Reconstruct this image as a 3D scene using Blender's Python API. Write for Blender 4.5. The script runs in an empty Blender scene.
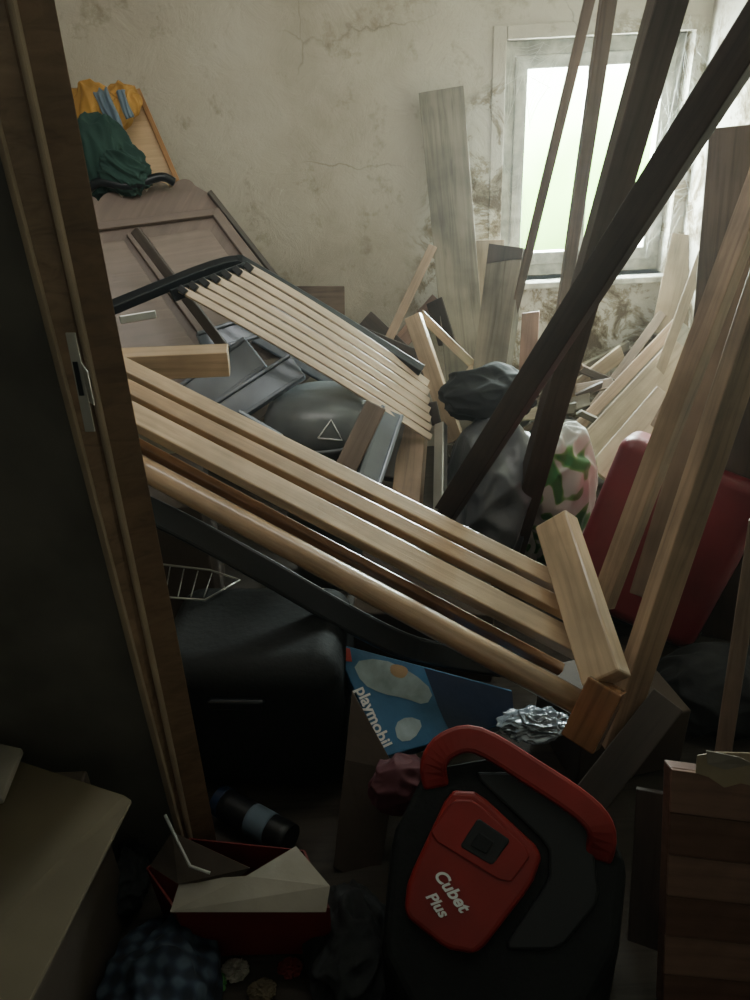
import bpy, bmesh, math, random
from mathutils import Vector, Matrix, noise, Euler
from math import radians, sin, cos, pi
SC=bpy.context.scene; COL=SC.collection
random.seed(5)
V=Vector
# ---------------- camera geometry (used to survey where things stand) -------------
C0=V((0,0,1.6)); TH=radians(28.5); RO=radians(3.06); FL=740.0
F=V((0,cos(TH),-sin(TH))); R0=V((1,0,0)); U0=V((0,sin(TH),cos(TH)))
R=R0*cos(RO)-U0*sin(RO); U=U0*cos(RO)+R0*sin(RO)
def ray(px,py): return F+R*((px-375)/FL)+U*((500-py)/FL)
def at(px,py,Y): r=ray(px,py); return C0+r*(Y/r.y)
def atz(px,py,Z): r=ray(px,py); return C0+r*((Z-1.6)/r.z)
def onp(px,py,P,n): r=ray(px,py); return C0+r*((P-C0).dot(n)/r.dot(n))
def wpx(w,P): return w*(P-C0).dot(F)/FL
# ---------------- materials ----------------
def nm(name):
    m=bpy.data.materials.new(name); m.use_nodes=True
    nt=m.node_tree; b=nt.nodes['Principled BSDF']; return m,nt,b
def N(nt,t,**k):
    n=nt.nodes.new(t)
    for a,v in k.items(): setattr(n,a,v)
    return n
def setin(n,d):
    for k,v in d.items(): n.inputs[k].default_value=v
def ramp(nt,stops):
    r=N(nt,'ShaderNodeValToRGB'); e=r.color_ramp.elements
    e[0].position=stops[0][0]; e[0].color=(*stops[0][1],1)
    e[1].position=stops[-1][0]; e[1].color=(*stops[-1][1],1)
    for p,c in stops[1:-1]:
        x=e.new(p); x.color=(*c,1)
    return r
def mul(c,f): return tuple(min(1,x*f) for x in c)
def wood(name,c,rough=.45,dark=.5,sc=1.0,dirt=.35,bump=.12,coat=0):
    m,nt,b=nm(name); L=nt.links.new
    tc=N(nt,'ShaderNodeTexCoord'); mp=N(nt,'ShaderNodeMapping'); mp.inputs['Scale'].default_value=(1.2*sc,22*sc,22*sc)
    L(tc.outputs['Object'],mp.inputs['Vector'])
    n1=N(nt,'ShaderNodeTexNoise'); setin(n1,{'Scale':2.0,'Detail':7.0,'Roughness':.6,'Distortion':.8}); L(mp.outputs[0],n1.inputs['Vector'])
    r=ramp(nt,[(.3,mul(c,dark)),(.5,c),(.72,mul(c,1.2))]); L(n1.outputs[0],r.inputs[0])
    n2=N(nt,'ShaderNodeTexNoise'); setin(n2,{'Scale':5.0,'Detail':5.0}); L(tc.outputs['Object'],n2.inputs['Vector'])
    r2=ramp(nt,[(.35,(1-dirt,)*3),(.6,(1,1,1))]); L(n2.outputs[0],r2.inputs[0])
    mx=N(nt,'ShaderNodeMix',data_type='RGBA',blend_type='MULTIPLY'); mx.inputs[0].default_value=1
    L(r.outputs[0],mx.inputs[6]); L(r2.outputs[0],mx.inputs[7]); L(mx.outputs[2],b.inputs['Base Color'])
    bp_=N(nt,'ShaderNodeBump'); bp_.inputs['Strength'].default_value=bump; bp_.inputs['Distance'].default_value=.01
    L(n1.outputs[0],bp_.inputs['Height']); L(bp_.outputs[0],b.inputs['Normal'])
    b.inputs['Roughness'].default_value=rough
    if coat: b.inputs['Coat Weight'].default_value=coat; b.inputs['Coat Roughness'].default_value=.18
    return m
def plain(name,c,rough=.6,metal=0,var=.25,ns=6,bump=.1,bs=30,spec=.5):
    m,nt,b=nm(name); L=nt.links.new
    tc=N(nt,'ShaderNodeTexCoord')
    n1=N(nt,'ShaderNodeTexNoise'); setin(n1,{'Scale':ns,'Detail':5.0}); L(tc.outputs['Object'],n1.inputs['Vector'])
    r=ramp(nt,[(.3,mul(c,1-var)),(.7,mul(c,1+var*.6))]); L(n1.outputs[0],r.inputs[0]); L(r.outputs[0],b.inputs['Base Color'])
    n2=N(nt,'ShaderNodeTexNoise'); setin(n2,{'Scale':bs,'Detail':4.0}); L(tc.outputs['Object'],n2.inputs['Vector'])
    bp_=N(nt,'ShaderNodeBump'); bp_.inputs['Strength'].default_value=bump; bp_.inputs['Distance'].default_value=.01
    L(n2.outputs[0],bp_.inputs['Height']); L(bp_.outputs[0],b.inputs['Normal'])
    b.inputs['Roughness'].default_value=rough; b.inputs['Metallic'].default_value=metal
    b.inputs['Specular IOR Level'].default_value=spec
    return m
def plaster(name):
    m,nt,b=nm(name); L=nt.links.new
    tc=N(nt,'ShaderNodeTexCoord'); O=tc.outputs['Object']
    n1=N(nt,'ShaderNodeTexNoise'); setin(n1,{'Scale':1.6,'Detail':9.0,'Roughness':.62}); L(O,n1.inputs['Vector'])
    r1=ramp(nt,[(.3,(.38,.335,.265)),(.5,(.50,.455,.375)),(.7,(.57,.53,.45))]); L(n1.outputs[0],r1.inputs[0])
    n2=N(nt,'ShaderNodeTexNoise'); setin(n2,{'Scale':9.0,'Detail':8.0,'Roughness':.7}); L(O,n2.inputs['Vector'])
    r2=ramp(nt,[(.3,(.55,.5,.42)),(.44,(1,1,1))]); L(n2.outputs[0],r2.inputs[0])
    mA=N(nt,'ShaderNodeMix',data_type='RGBA',blend_type='MULTIPLY'); mA.inputs[0].default_value=.7
    L(r1.outputs[0],mA.inputs[6]); L(r2.outputs[0],mA.inputs[7])
    nd=N(nt,'ShaderNodeTexNoise'); setin(nd,{'Scale':3.5,'Detail':6.0}); L(O,nd.inputs['Vector'])
    ma=N(nt,'ShaderNodeVectorMath',operation='MULTIPLY_ADD'); ma.inputs[1].default_value=(.22,.22,.22)
    L(nd.outputs['Color'],ma.inputs[0]); L(O,ma.inputs[2])
    vo=N(nt,'ShaderNodeTexVoronoi',feature='DISTANCE_TO_EDGE'); vo.inputs['Scale'].default_value=1.45; L(ma.outputs[0],vo.inputs['Vector'])
    rc=ramp(nt,[(.0,(1,1,1)),(.005,(0,0,0))]); L(vo.outputs['Distance'],rc.inputs[0])
    nk=N(nt,'ShaderNodeTexNoise'); setin(nk,{'Scale':1.9,'Detail':2.0}); L(O,nk.inputs['Vector'])
    rk=ramp(nt,[(.47,(0,0,0)),(.6,(1,1,1))]); L(nk.outputs[0],rk.inputs[0])
    mk_=N(nt,'ShaderNodeMath',operation='MULTIPLY'); L(rc.outputs[0],mk_.inputs[0]); L(rk.outputs[0],mk_.inputs[1])
    mk2=N(nt,'ShaderNodeMath',operation='MULTIPLY'); mk2.inputs[1].default_value=.5; L(mk_.outputs[0],mk2.inputs[0])
    mB=N(nt,'ShaderNodeMix',data_type='RGBA'); L(mk2.outputs[0],mB.inputs[0]); L(mA.outputs[2],mB.inputs[6]); mB.inputs[7].default_value=(.12,.10,.07,1)
    n4=N(nt,'ShaderNodeTexNoise'); setin(n4,{'Scale':6.0,'Detail':10.0,'Roughness':.72,'Distortion':.6}); L(O,n4.inputs['Vector'])
    r4=ramp(nt,[(.41,(.13,.10,.065)),(.47,(.29,.25,.18)),(.505,(.40,.36,.29)),(.525,(.58,.56,.49)),(.72,(.68,.66,.61))]); L(n4.outputs[0],r4.inputs[0])
    sub=N(nt,'ShaderNodeVectorMath',operation='DISTANCE'); sub.inputs[1].default_value=(1.15,3.5,.95); L(O,sub.inputs[0])
    ad=N(nt,'ShaderNodeMath',operation='MULTIPLY_ADD'); ad.inputs[1].default_value=.55; L(n1.outputs[0],ad.inputs[0]); L(sub.outputs['Value'],ad.inputs[2])
    rm=ramp(nt,[(.80,(1,1,1)),(.87,(0,0,0))]) 
    dv=N(nt,'ShaderNodeMath',operation='MULTIPLY'); dv.inputs[1].default_value=.72; L(ad.outputs[0],dv.inputs[0]); L(dv.outputs[0],rm.inputs[0])
    mC=N(nt,'ShaderNodeMix',data_type='RGBA'); L(rm.outputs[0],mC.inputs[0]); L(mB.outputs[2],mC.inputs[6]); L(r4.outputs[0],mC.inputs[7])
    L(mC.outputs[2],b.inputs['Base Color'])
    bp_=N(nt,'ShaderNodeBump'); bp_.inputs['Strength'].default_value=.6; bp_.inputs['Distance'].default_value=.02
    L(n4.outputs[0],bp_.inputs['Height']); L(bp_.outputs[0],b.inputs['Normal'])
    b.inputs['Roughness'].default_value=.95; b.inputs['Specular IOR Level'].default_value=.15
    return m
M={}
M['plaster']=plaster('old_plaster')
M['hallwall']=plain('hall_paint',(.17,.155,.135),.8)
M['jamb']=wood('jamb_brown_paint',(.29,.18,.11),.45,.75,dirt=.3)
M['jamb2']=wood('jamb_brown_worn',(.40,.265,.175),.38,.7,dirt=.35)
M['arris']=plain('lit_arris',(.42,.32,.23),.5)  # paler brown paints a highlight onto the jamb edges
M['floor']=wood('floor_boards',(.045,.034,.026),.8)
M['ceil']=plain('ceiling_lime',(.5,.48,.42),.9)
M['white']=plain('white_window_paint',(.52,.52,.46),.55,var=.45,ns=18,bump=.4)
M['pine']=wood('pine_tan',(.44,.285,.17),.32,.65,dirt=.3,coat=.9)
M['pine2']=wood('pine_pale',(.54,.385,.25),.32,.7,dirt=.3,coat=.9)
M['tanr']=wood('dull_tan_wood',(.38,.26,.175),.5,.6,dirt=.4)
M['slat']=wood('pale_slat',(.66,.52,.38),.35,.8,dirt=.2,coat=.4)
M['varn']=wood('varnished_rail',(.30,.14,.065),.22,.6,dirt=.3,coat=.6)
M['dkwood']=wood('dark_brown_wood',(.045,.03,.024),.5,.6)
M['dkwood2']=wood('dark_stud_wood',(.07,.05,.04),.45,.6)
M['brown']=wood('brown_wood',(.16,.11,.08),.5,.6)
M['brown2']=wood('mid_brown_wood',(.24,.17,.125),.5,.6)
M['pinkw']=wood('pink_brown_wood',(.24,.135,.10),.6,.7)
M['pinkd']=wood('red_brown_wood',(.15,.075,.055),.6,.7)
M['grey']=wood('weathered_grey_wood',(.25,.22,.17),.7,.55,dirt=.45)
M['greyp']=wood('pale_dusty_wood',(.38,.295,.205),.55,.65,dirt=.35)
M['greyd']=wood('dirty_grey_wood',(.15,.13,.10),.75,.6)
M['rub']=plain('rubble_dust',(.09,.078,.062),.9,bump=.8,bs=20,var=.6,ns=14)
M['head']=wood('headboard_brown',(.20,.145,.12),.4,.85,dirt=.2)
M['headl']=wood('headboard_panel',(.24,.18,.15),.35,.88,dirt=.2)
M['headd']=wood('headboard_dark',(.08,.06,.05),.4,.8)
M['black']=plain('black_metal',(.012,.014,.018),.28,.2,bump=.03)
M['blackp']=plain('black_plastic',(.009,.010,.012),.45,0,bump=.05)
M['blackm']=plain('matte_black_shell',(.010,.011,.012),.7,0,bump=.2,bs=60,spec=.3)
M['blackf']=plain('black_fabric',(.014,.015,.017),.9,0,bump=.3)
M['gplast']=plain('grey_plastic',(.27,.30,.35),.24,.45,var=.3,bump=.15,bs=8)
M['gdark']=plain('slate_plastic',(.12,.13,.135),.3,0,var=.35,bump=.7,bs=5)
M['gfab2']=plain('mid_grey_fabric',(.10,.105,.115),.35,0,bump=.3)
M['red']=plain('dusty_maroon_plastic',(.15,.014,.02),.42,0,var=.3,bump=.05,spec=.5)
M['red2']=plain('dull_red_plastic',(.25,.013,.012),.45,0,var=.3,bump=.04)
M['redc']=plain('red_card',(.16,.014,.013),.6)
M['silver']=plain('silver_metal',(.5,.5,.48),.3,.9,bump=.1)
M['steel']=plain('dull_steel',(.6,.58,.54),.35,.6,bump=.1)
M['foil']=plain('clear_plastic_wrap',(.20,.225,.26),.15,.2,bump=.6,bs=14)
M['card']=plain('cardboard',(.12,.092,.056),.85,var=.15,bump=.05)
M['cardd']=plain('dark_cardboard',(.065,.047,.036),.85)
M['paper']=plain('pale_paper',(.30,.27,.23),.8)
M['whitep']=plain('white_plastic',(.5,.5,.48),.35,bump=.4,bs=10)
M['green']=plain('dark_green_fabric',(.012,.045,.035),.85,bump=.3)
M['leafg']=plain('green_print',(.05,.22,.05),.4)
M['yellow']=plain('yellow_fabric',(.46,.24,.05),.8,bump=.4,var=.5)
M['bluef']=plain('blue_fabric',(.13,.18,.23),.8)
M['toyblue']=plain('toy_box_blue',(.04,.15,.30),.35,var=.4,bump=.8,bs=7)
M['toynavy']=plain('toy_box_navy',(.010,.025,.07),.35)
M['wtext']=plain('white_print',(.8,.8,.8),.5,var=.02,bump=0)
M['snow']=plain('pale_print',(.36,.45,.48),.45,ns=14,var=.5)
M['rprint']=plain('red_print',(.5,.05,.04),.45)
M['tanp']=plain('tan_print',(.5,.33,.18),.5)
M['web']=plain('cobweb_grey',(.7,.7,.66),.9,bump=0)
M['ind']=plain('dull_pink_fabric',(.09,.022,.032),.8)
M['ply']=wood('plywood_tan',(.55,.38,.22),.6,.85,dirt=.15)
M['tape']=plain('torn_tape',(.36,.29,.2),.5)
M['orange']=wood('orange_edge',(.42,.21,.08),.5)
m,nt,b=nm('window_glass')
out=nt.nodes['Material Output']; tr=N(nt,'ShaderNodeBsdfTransparent'); gl=N(nt,'ShaderNodeBsdfGlossy'); gl.inputs['Roughness'].default_value=.1
mxs=N(nt,'ShaderNodeMixShader'); mxs.inputs[0].default_value=.06; tr.inputs[0].default_value=(.96,1,.95,1)
nt.links.new(tr.outputs[0],mxs.inputs[1]); nt.links.new(gl.outputs[0],mxs.inputs[2]); nt.links.new(mxs.outputs[0],out.inputs[0]); M['glass']=m
m,nt,b=nm('bright_garden_haze'); out=nt.nodes['Material Output']; em=N(nt,'ShaderNodeEmission'); em.inputs['Strength'].default_value=24
tc=N(nt,'ShaderNodeTexCoord'); sx=N(nt,'ShaderNodeSeparateXYZ'); nt.links.new(tc.outputs['Object'],sx.inputs[0])
ns_=N(nt,'ShaderNodeTexNoise'); setin(ns_,{'Scale':1.2,'Detail':6.0}); nt.links.new(tc.outputs['Object'],ns_.inputs['Vector'])
ad=N(nt,'ShaderNodeMath',operation='MULTIPLY_ADD'); ad.inputs[1].default_value=1.2; nt.links.new(ns_.outputs[0],ad.inputs[0]); nt.links.new(sx.outputs[2],ad.inputs[2])
mr=N(nt,'ShaderNodeMapRange'); mr.inputs[1].default_value=-.6; mr.inputs[2].default_value=1.6; nt.links.new(ad.outputs[0],mr.inputs[0])
r_=ramp(nt,[(.0,(.14,.27,.06)),(.35,(.34,.62,.17)),(.55,(.75,.98,.58)),(.8,(1,1,1)),(1,(1,1,1))]); nt.links.new(mr.outputs[0],r_.inputs[0]); nt.links.new(r_.outputs[0],em.inputs[0]); nt.links.new(em.outputs[0],out.inputs[0]); M['garden']=m
m,nt,b=nm('plaid_fabric'); tc=N(nt,'ShaderNodeTexCoord'); w1=N(nt,'ShaderNodeTexWave',bands_direction='X'); w2=N(nt,'ShaderNodeTexWave',bands_direction='Y')
for w_ in (w1,w2): setin(w_,{'Scale':8.0,'Distortion':3.0}); nt.links.new(tc.outputs['Object'],w_.inputs['Vector'])
a_=N(nt,'ShaderNodeMath',operation='ADD'); nt.links.new(w1.outputs[1],a_.inputs[0]); nt.links.new(w2.outputs[1],a_.inputs[1])
h_=N(nt,'ShaderNodeMath',operation='MULTIPLY'); h_.inputs[1].default_value=.5; nt.links.new(a_.outputs[0],h_.inputs[0])
r_=ramp(nt,[(.2,(.008,.011,.02)),(.5,(.015,.024,.045)),(.85,(.05,.07,.095))]); nt.links.new(h_.outputs[0],r_.inputs[0]); nt.links.new(r_.outputs[0],b.inputs['Base Color']); b.inputs['Roughness'].default_value=.9; M['plaid']=m
m,nt,b=nm('printed_plastic'); tc=N(nt,'ShaderNodeTexCoord'); vn=N(nt,'ShaderNodeTexNoise'); setin(vn,{'Scale':8.0,'Detail':1.0,'Distortion':.8}); nt.links.new(tc.outputs['Object'],vn.inputs['Vector'])
r_=ramp(nt,[(.0,(.02,.10,.03)),(.44,(.04,.17,.05)),(.47,(.15,.32,.10)),(.49,(.5,.51,.48)),(1,(.56,.56,.54))]); nt.links.new(vn.outputs[0],r_.inputs[0]); nt.links.new(r_.outputs[0],b.inputs['Base Color']); b.inputs['Roughness'].default_value=.3; M['leafbag']=m
# ---------------- builders ----------------
WM={}
def tag(o,label=None,cat=None,group=None,kind=None):
    if label: o['label']=label
    if cat: o['category']=cat
    if group: o['group']=group
    if kind: o['kind']=kind
    return o
def place(o,parent,Mx):
    COL.objects.link(o)
    WM[o.name]=Mx.copy()
    if parent is not None:
        o.parent=parent; o.matrix_basis=WM[parent.name].inverted()@Mx
    else: o.matrix_basis=Mx
def mk(name,bm,mat,parent=None,Mx=None,bev=0,segs=2,smooth=False):
    if Mx is None: Mx=Matrix.Identity(4)
    bmesh.ops.recalc_face_normals(bm,faces=bm.faces[:])
    me=bpy.data.meshes.new(name); bm.to_mesh(me); bm.free()
    me.materials.append(M[mat])
    if smooth:
        for p in me.polygons: p.use_smooth=True
    o=bpy.data.objects.new(name,me); place(o,parent,Mx)
    if bev>0:
        md=o.modifiers.new('bevel','BEVEL'); md.width=bev; md.segments=segs; md.limit_method='ANGLE'; md.angle_limit=radians(40)
        if bev>=.02:
            for p in me.polygons: p.use_smooth=True
            md.harden_normals=True
    return o
def thing(name,loc,label,cat,group=None):
    o=bpy.data.objects.new(name,None); o.empty_display_size=.05
    place(o,None,Matrix.Translation(loc)); return tag(o,label,cat,group)
def frame(x,zh,o):
    x=x.normalized(); z=(zh-x*zh.dot(x)).normalized(); y=z.cross(x)
    m=Matrix((x,y,z)).transposed().to_4x4(); m.translation=o; return m
def addbox(bm,x0,x1,y0,y1,z0,z1):
    vs=[bm.verts.new((x,y,z)) for x in (x0,x1) for y in (y0,y1) for z in (z0,z1)]
    for f in ((0,1,3,2),(4,6,7,5),(0,4,5,1),(2,3,7,6),(0,2,6,4),(1,5,7,3)): bm.faces.new([vs[i] for i in f])
def ringbox(bm,x0,x1,z0,z1,l,r,t,b,y0,y1):
    o_=[(x0,z0),(x1,z0),(x1,z1),(x0,z1)]; i_=[(x0+l,z0+b),(x1-r,z0+b),(x1-r,z1-t),(x0+l,z1-t)]
    A=[bm.verts.new((x,y0,z)) for x,z in o_]; B=[bm.verts.new((x,y0,z)) for x,z in i_]
    C_=[bm.verts.new((x,y1,z)) for x,z in o_]; D=[bm.verts.new((x,y1,z)) for x,z in i_]
    for k in range(4):
        j=(k+1)%4
        bm.faces.new((A[k],A[j],B[j],B[k])); bm.faces.new((C_[k],D[k],D[j],C_[j]))
        bm.faces.new((A[k],C_[k],C_[j],A[j])); bm.faces.new((B[k],B[j],D[j],D[k]))
def beam(name,p0,p1,w,t,mat,parent=None,roll=0,bev=.003,bow=0.0,nrm=None,rnd=False,w1=None,cut=0):
    ax=p1-p0; Ln=ax.length; mid=(p0+p1)/2
    zh=nrm if nrm is not None else (C0-mid)
    Mx=frame(ax,zh,mid)
    if roll: Mx=Mx@Matrix.Rotation(radians(roll),4,'X')
    bm=bmesh.new(); n=10; rings=[]
    w1=w if w1 is None else w1
    for i in range(n+1):
        f=i/n; x=-Ln/2+Ln*f; ww=w+(w1-w)*f; dz=-bow*(4*f*(1-f)) 
        if rnd:
            ring=[bm.verts.new((x,cos(a)*ww/2,sin(a)*t/2+dz)) for a in [2*pi*k/18 for k in range(18)]]
        else:
            cx=cut if i==n else (-cut*.6 if i==0 else 0)
            ring=[bm.verts.new((x+cx*sy,sy*ww/2,sz*t/2+dz)) for sy,sz in ((-1,-1),(1,-1),(1,1),(-1,1))]
        rings.append(ring)
    k=len(rings[0])
    for a,b_ in zip(rings,rings[1:]):
        for j in range(k): bm.faces.new((a[j],a[(j+1)%k],b_[(j+1)%k],b_[j]))
    bm.faces.new(rings[0]); bm.faces.new(rings[-1])
    o=mk(name,bm,mat,parent,Mx,bev=bev)
    if rnd:
        for p in o.data.polygons: p.use_smooth=len(p.vertices)==4
    return o
def bp(name,a,b,Ya,Yb,w,t,mat,parent=None,ext0=0,ext1=0,toz=None,**k):
    p0=at(*a,Ya); p1=at(*b,Yb)
    if toz is not None:
        d=p1-p0; p1=p0+d*((toz-p0.z)/d.z)
    if ext0 or ext1:
        d=(p1-p0).normalized(); p0=p0-d*ext0; p1=p1+d*ext1
    mid=(at(*a,Ya)+at(*b,Yb))/2; W=wpx(w,mid)
    if k.get('nrm') is not None:
        ax=(p1-p0).normalized(); q=k['nrm']; q=(q-ax*q.dot(ax)).normalized(); vd=(C0-mid); vd=(vd-ax*vd.dot(ax)).normalized(); W/=max(.35,q.dot(vd))
    return beam(name,p0,p1,W,t,mat,parent,**k)
def slab(name,pts,t,mat,parent=None,bev=.003,flip=False,segs=2):
    p0=pts[0]; n=V((0,0,0))
    for i in range(1,len(pts)-1): n+=(pts[i]-p0).cross(pts[i+1]-p0)
    n.normalize()
    if n.dot(C0-p0)<0: n=-n
    Mx=frame(pts[1]-pts[0],n,p0); inv=Mx.inverted()
    bm=bmesh.new(); loc=[inv@p for p in pts]
    a=[bm.verts.new(p) for p in loc]; b_=[bm.verts.new(p-V((0,0,t))) for p in loc]
    bm.faces.new(a); bm.faces.new(b_[::-1]); k=len(a)
    for i in range(k): bm.faces.new((a[i],a[(i+1)%k],b_[(i+1)%k],b_[i]))
    return mk(name,bm,mat,parent,Mx,bev=bev,segs=segs)
def roundpts(P,it=2,q=.25):
    for _ in range(it):
        Q=[]
        for i in range(len(P)):
            a=P[i];b=P[(i+1)%len(P)]
            Q.append((a[0]*(1-q)+b[0]*q,a[1]*(1-q)+b[1]*q)); Q.append((a[0]*q+b[0]*(1-q),a[1]*q+b[1]*(1-q)))
        P=Q
    return P
def tower(name,pts,zb,mat,parent=None,bev=.01,segs=3,shrink=1.0):
    c=sum(pts,V((0,0,0)))/len(pts); bm=bmesh.new(); base=V((c.x,c.y,zb)); Mx=Matrix.Translation(base)
    a=[bm.verts.new(p-base) for p in pts]
    b_=[bm.verts.new(V(((p.x-c.x)*shrink,(p.y-c.y)*shrink,0))) for p in pts]
    bm.faces.new(a); bm.faces.new(b_[::-1]); k=len(a)
    for i in range(k): bm.faces.new((a[i],a[(i+1)%k],b_[(i+1)%k],b_[i]))
    return mk(name,bm,mat,parent,Mx,bev=bev,segs=segs)
def catmull(P,n=8):
    out=[]
    for i in range(len(P)-1):
        a=P[max(i-1,0)];b=P[i];c=P[i+1];d=P[min(i+2,len(P)-1)]
        for j in range(n):
            t=j/n; out.append(.5*((2*b)+(c-a)*t+(2*a-5*b+4*c-d)*t*t+(3*b-a-3*c+d)*t**3))
    out.append(P[-1]); return out
def tube(name,P,r,mat,parent=None,smooth=True,n=8,sides=12,flat=1.0,up=None,sq=0,box=False):
    if n: P=catmull(P,n)
    o0=sum(P,V((0,0,0)))/len(P); bm=bmesh.new(); rings=[]; up=up or V((0,0,1))
    if box: sides=4
    def cs(k):
        a=2*pi*k/sides+(pi/4 if box else 0)
        x,y=cos(a),sin(a)
        if box: x*=1.41; y*=1.41
        if sq: k=(abs(x)**sq+abs(y)**sq)**(1/sq); x/=k; y/=k
        return x,y
    for i,p in enumerate(P):
        d=(P[min(i+1,len(P)-1)]-P[max(i-1,0)]).normalized()
        s=d.cross(up); s=s.normalized() if s.length>.05 else V((1,0,0)); q=s.cross(d).normalized()
        rings.append([bm.verts.new(p-o0+s*cs(k)[0]*r+q*cs(k)[1]*r*flat) for k in range(sides)])
    for a,b_ in zip(rings,rings[1:]):
        for j in range(sides): bm.faces.new((a[j],a[(j+1)%sides],b_[(j+1)%sides],b_[j]))
    bm.faces.new(rings[0]); bm.faces.new(rings[-1])
    o=mk(name,bm,mat,parent,Matrix.Translation(o0),bev=min(.008,r*.3) if box else 0)
    if not box:
        for p in o.data.polygons: p.use_smooth=smooth and len(p.vertices)==4
    return o
def blob(name,c,size,mat,parent=None,rot=(0,0,0),seed=0,amp=.18,fr=2.2,zmin=None,fine=.25,stretch=(1,1,1)):
    bm=bmesh.new(); bmesh.ops.create_icosphere(bm,subdivisions=6,radius=1)
    Rm=Euler([radians(a) for a in rot]).to_matrix(); off=V((seed*3.1,seed*1.7,seed*2.3))
    for v in bm.verts:
        p=v.co.copy(); ps=V((p.x*stretch[0],p.y*stretch[1],p.z*stretch[2]))
        wv=V((noise.noise(ps*fr*.7+off+V((9,0,0))),noise.noise(ps*fr*.7+off+V((0,9,0))),noise.noise(ps*fr*.7+off)))
        f=abs(noise.noise(ps*fr+wv*.8+off))*2
        g=abs(noise.noise(ps*fr*2.4+wv+off))*2
        p=p*(1+amp*(.5-f)+amp*fine*(.5-g))
        q=Rm@V((p.x*size[0],p.y*size[1],p.z*size[2]))
        if zmin is not None and q.z+c.z<zmin: q.z=zmin-c.z
        v.co=q
    return mk(name,bm,mat,parent,Matrix.Translation(c),smooth=True)
def rbox(name,c,s,rot,mat,parent=None,bev=.03,segs=4,taper=1.0):
    bm=bmesh.new(); addbox(bm,-s[0]/2,s[0]/2,-s[1]/2,s[1]/2,-s[2]/2,s[2]/2)
    for v in bm.verts:
        if v.co.z<0: v.co.x*=taper; v.co.y*=taper
    Mx=Matrix.Translation(c)@Euler([radians(a) for a in rot]).to_matrix().to_4x4()
    return mk(name,bm,mat,parent,Mx,bev=bev,segs=segs)
def ribbon(name,P,w,mat,parent=None,side=V((1,0,0)),wav=.008,th=.004,w1=None):
    P=catmull(P,8); o0=P[0]; bm=bmesh.new(); rows=[]; w1=w1 or w
    for i,p in enumerate(P):
        ww=w+(w1-w)*i/len(P)
        d=(P[min(i+1,len(P)-1)]-P[max(i-1,0)]).normalized(); s=(side-d*side.dot(d)).normalized(); q=s.cross(d)
        rows.append([bm.verts.new(p-o0+s*ww*(k/12-.5)+q*(sin(k*1.0+i*.12)*wav*.5+noise.noise(V((i*.15,k*.35,w*50)))*wav*2)) for k in range(13)])
    for a,b_ in zip(rows,rows[1:]):
        for j in range(12): bm.faces.new((a[j],a[j+1],b_[j+1],b_[j]))
    o=mk(name,bm,mat,parent,Matrix.Translation(o0),smooth=True)
    md=o.modifiers.new('s','SOLIDIFY'); md.thickness=th; return o
def text(name,s,P,xdir,ndir,size,mat,parent,shear=0,bold=.012):
    cu=bpy.data.curves.new(name,'FONT'); cu.body=s; cu.size=size; cu.extrude=.0006; cu.align_x='CENTER'; cu.align_y='CENTER'; cu.shear=shear; cu.offset=size*bold
    t=bpy.data.objects.new(name+'_tmp',cu); COL.objects.link(t)
    dg=bpy.context.evaluated_depsgraph_get(); me=bpy.data.meshes.new_from_object(t.evaluated_get(dg)); bpy.data.objects.remove(t)
    me.materials.clear(); me.materials.append(M[mat]); o=bpy.data.objects.new(name,me); place(o,parent,frame(xdir,ndir,P)); return o
def st(o): o['kind']='structure'; return o
# ---------------- room shell ----------------
XR=1.455; XL=-1.7; YB=3.5; ZC=2.42
wx0,wx1,wz0,wz1=.63,1.40,.82,1.78
bm=bmesh.new()
addbox(bm,XL-.1,wx0,YB,YB+.3,0,ZC); addbox(bm,wx1,XR+.2,YB,YB+.3,0,ZC); addbox(bm,wx0,wx1,YB,YB+.3,0,wz0); addbox(bm,wx0,wx1,YB,YB+.3,wz1,ZC)
st(mk('wall_back',bm,'plaster'))
bm=bmesh.new(); addbox(bm,XR,XR+.2,-1.6,YB,0,ZC); st(mk('wall_right',bm,'plaster'))
bm=bmesh.new(); addbox(bm,XL-.2,XL,-1.6,YB,0,ZC); st(mk('wall_left',bm,'plaster'))
bm=bmesh.new(); addbox(bm,XL-.2,XR+.2,-1.7,-1.6,0,ZC); st(mk('wall_hall_end',bm,'hallwall'))
bm=bmesh.new(); addbox(bm,XL-.2,XR+.2,-1.7,YB+.3,-.1,0); st(mk('floor',bm,'floor'))
bm=bmesh.new(); addbox(bm,XL-.2,XR+.2,-1.7,YB+.3,ZC,ZC+.1); st(mk('ceiling',bm,'ceil'))
bm=bmesh.new(); addbox(bm,-3,7,-.02,.02,-3,3); st(mk('garden_backdrop',bm,'garden',None,Matrix.Translation((0,6.5,1.4))))
def plumb(pt,pb,Y):
    a=at(pt[0],pt[1],Y); b_=at(pb[0],pb[1],Y); d=(a-b_)/(a.z-b_.z)
    return b_-d*b_.z, b_+d*(2.3-b_.z)
def post(name,prof,mat,parent=None,bev=.003):
    lo=[p[0] for p in prof]; hi=[p[1] for p in prof]; base=lo[0]
    bm=bmesh.new(); a=[bm.verts.new(p-base) for p in lo]; b_=[bm.verts.new(p-base) for p in hi]; k=len(a)
    bm.faces.new(a); bm.faces.new(b_)
    for i in range(k): bm.faces.new((a[i],a[(i+1)%k],b_[(i+1)%k],b_[i]))
    return mk(name,bm,mat,parent,Matrix.Translation(base),bev=bev)
def sh(p,dx,dy): return (p[0]+V((dx,dy,0)),p[1]+V((dx,dy,0)))
L1=plumb((-38,0),(176,830),1.17); L1b=plumb((-33,0),(181,830),1.165); L2=plumb((14,0),(190,830),1.20); L3=plumb((55,0),(215,830),1.21)
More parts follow.
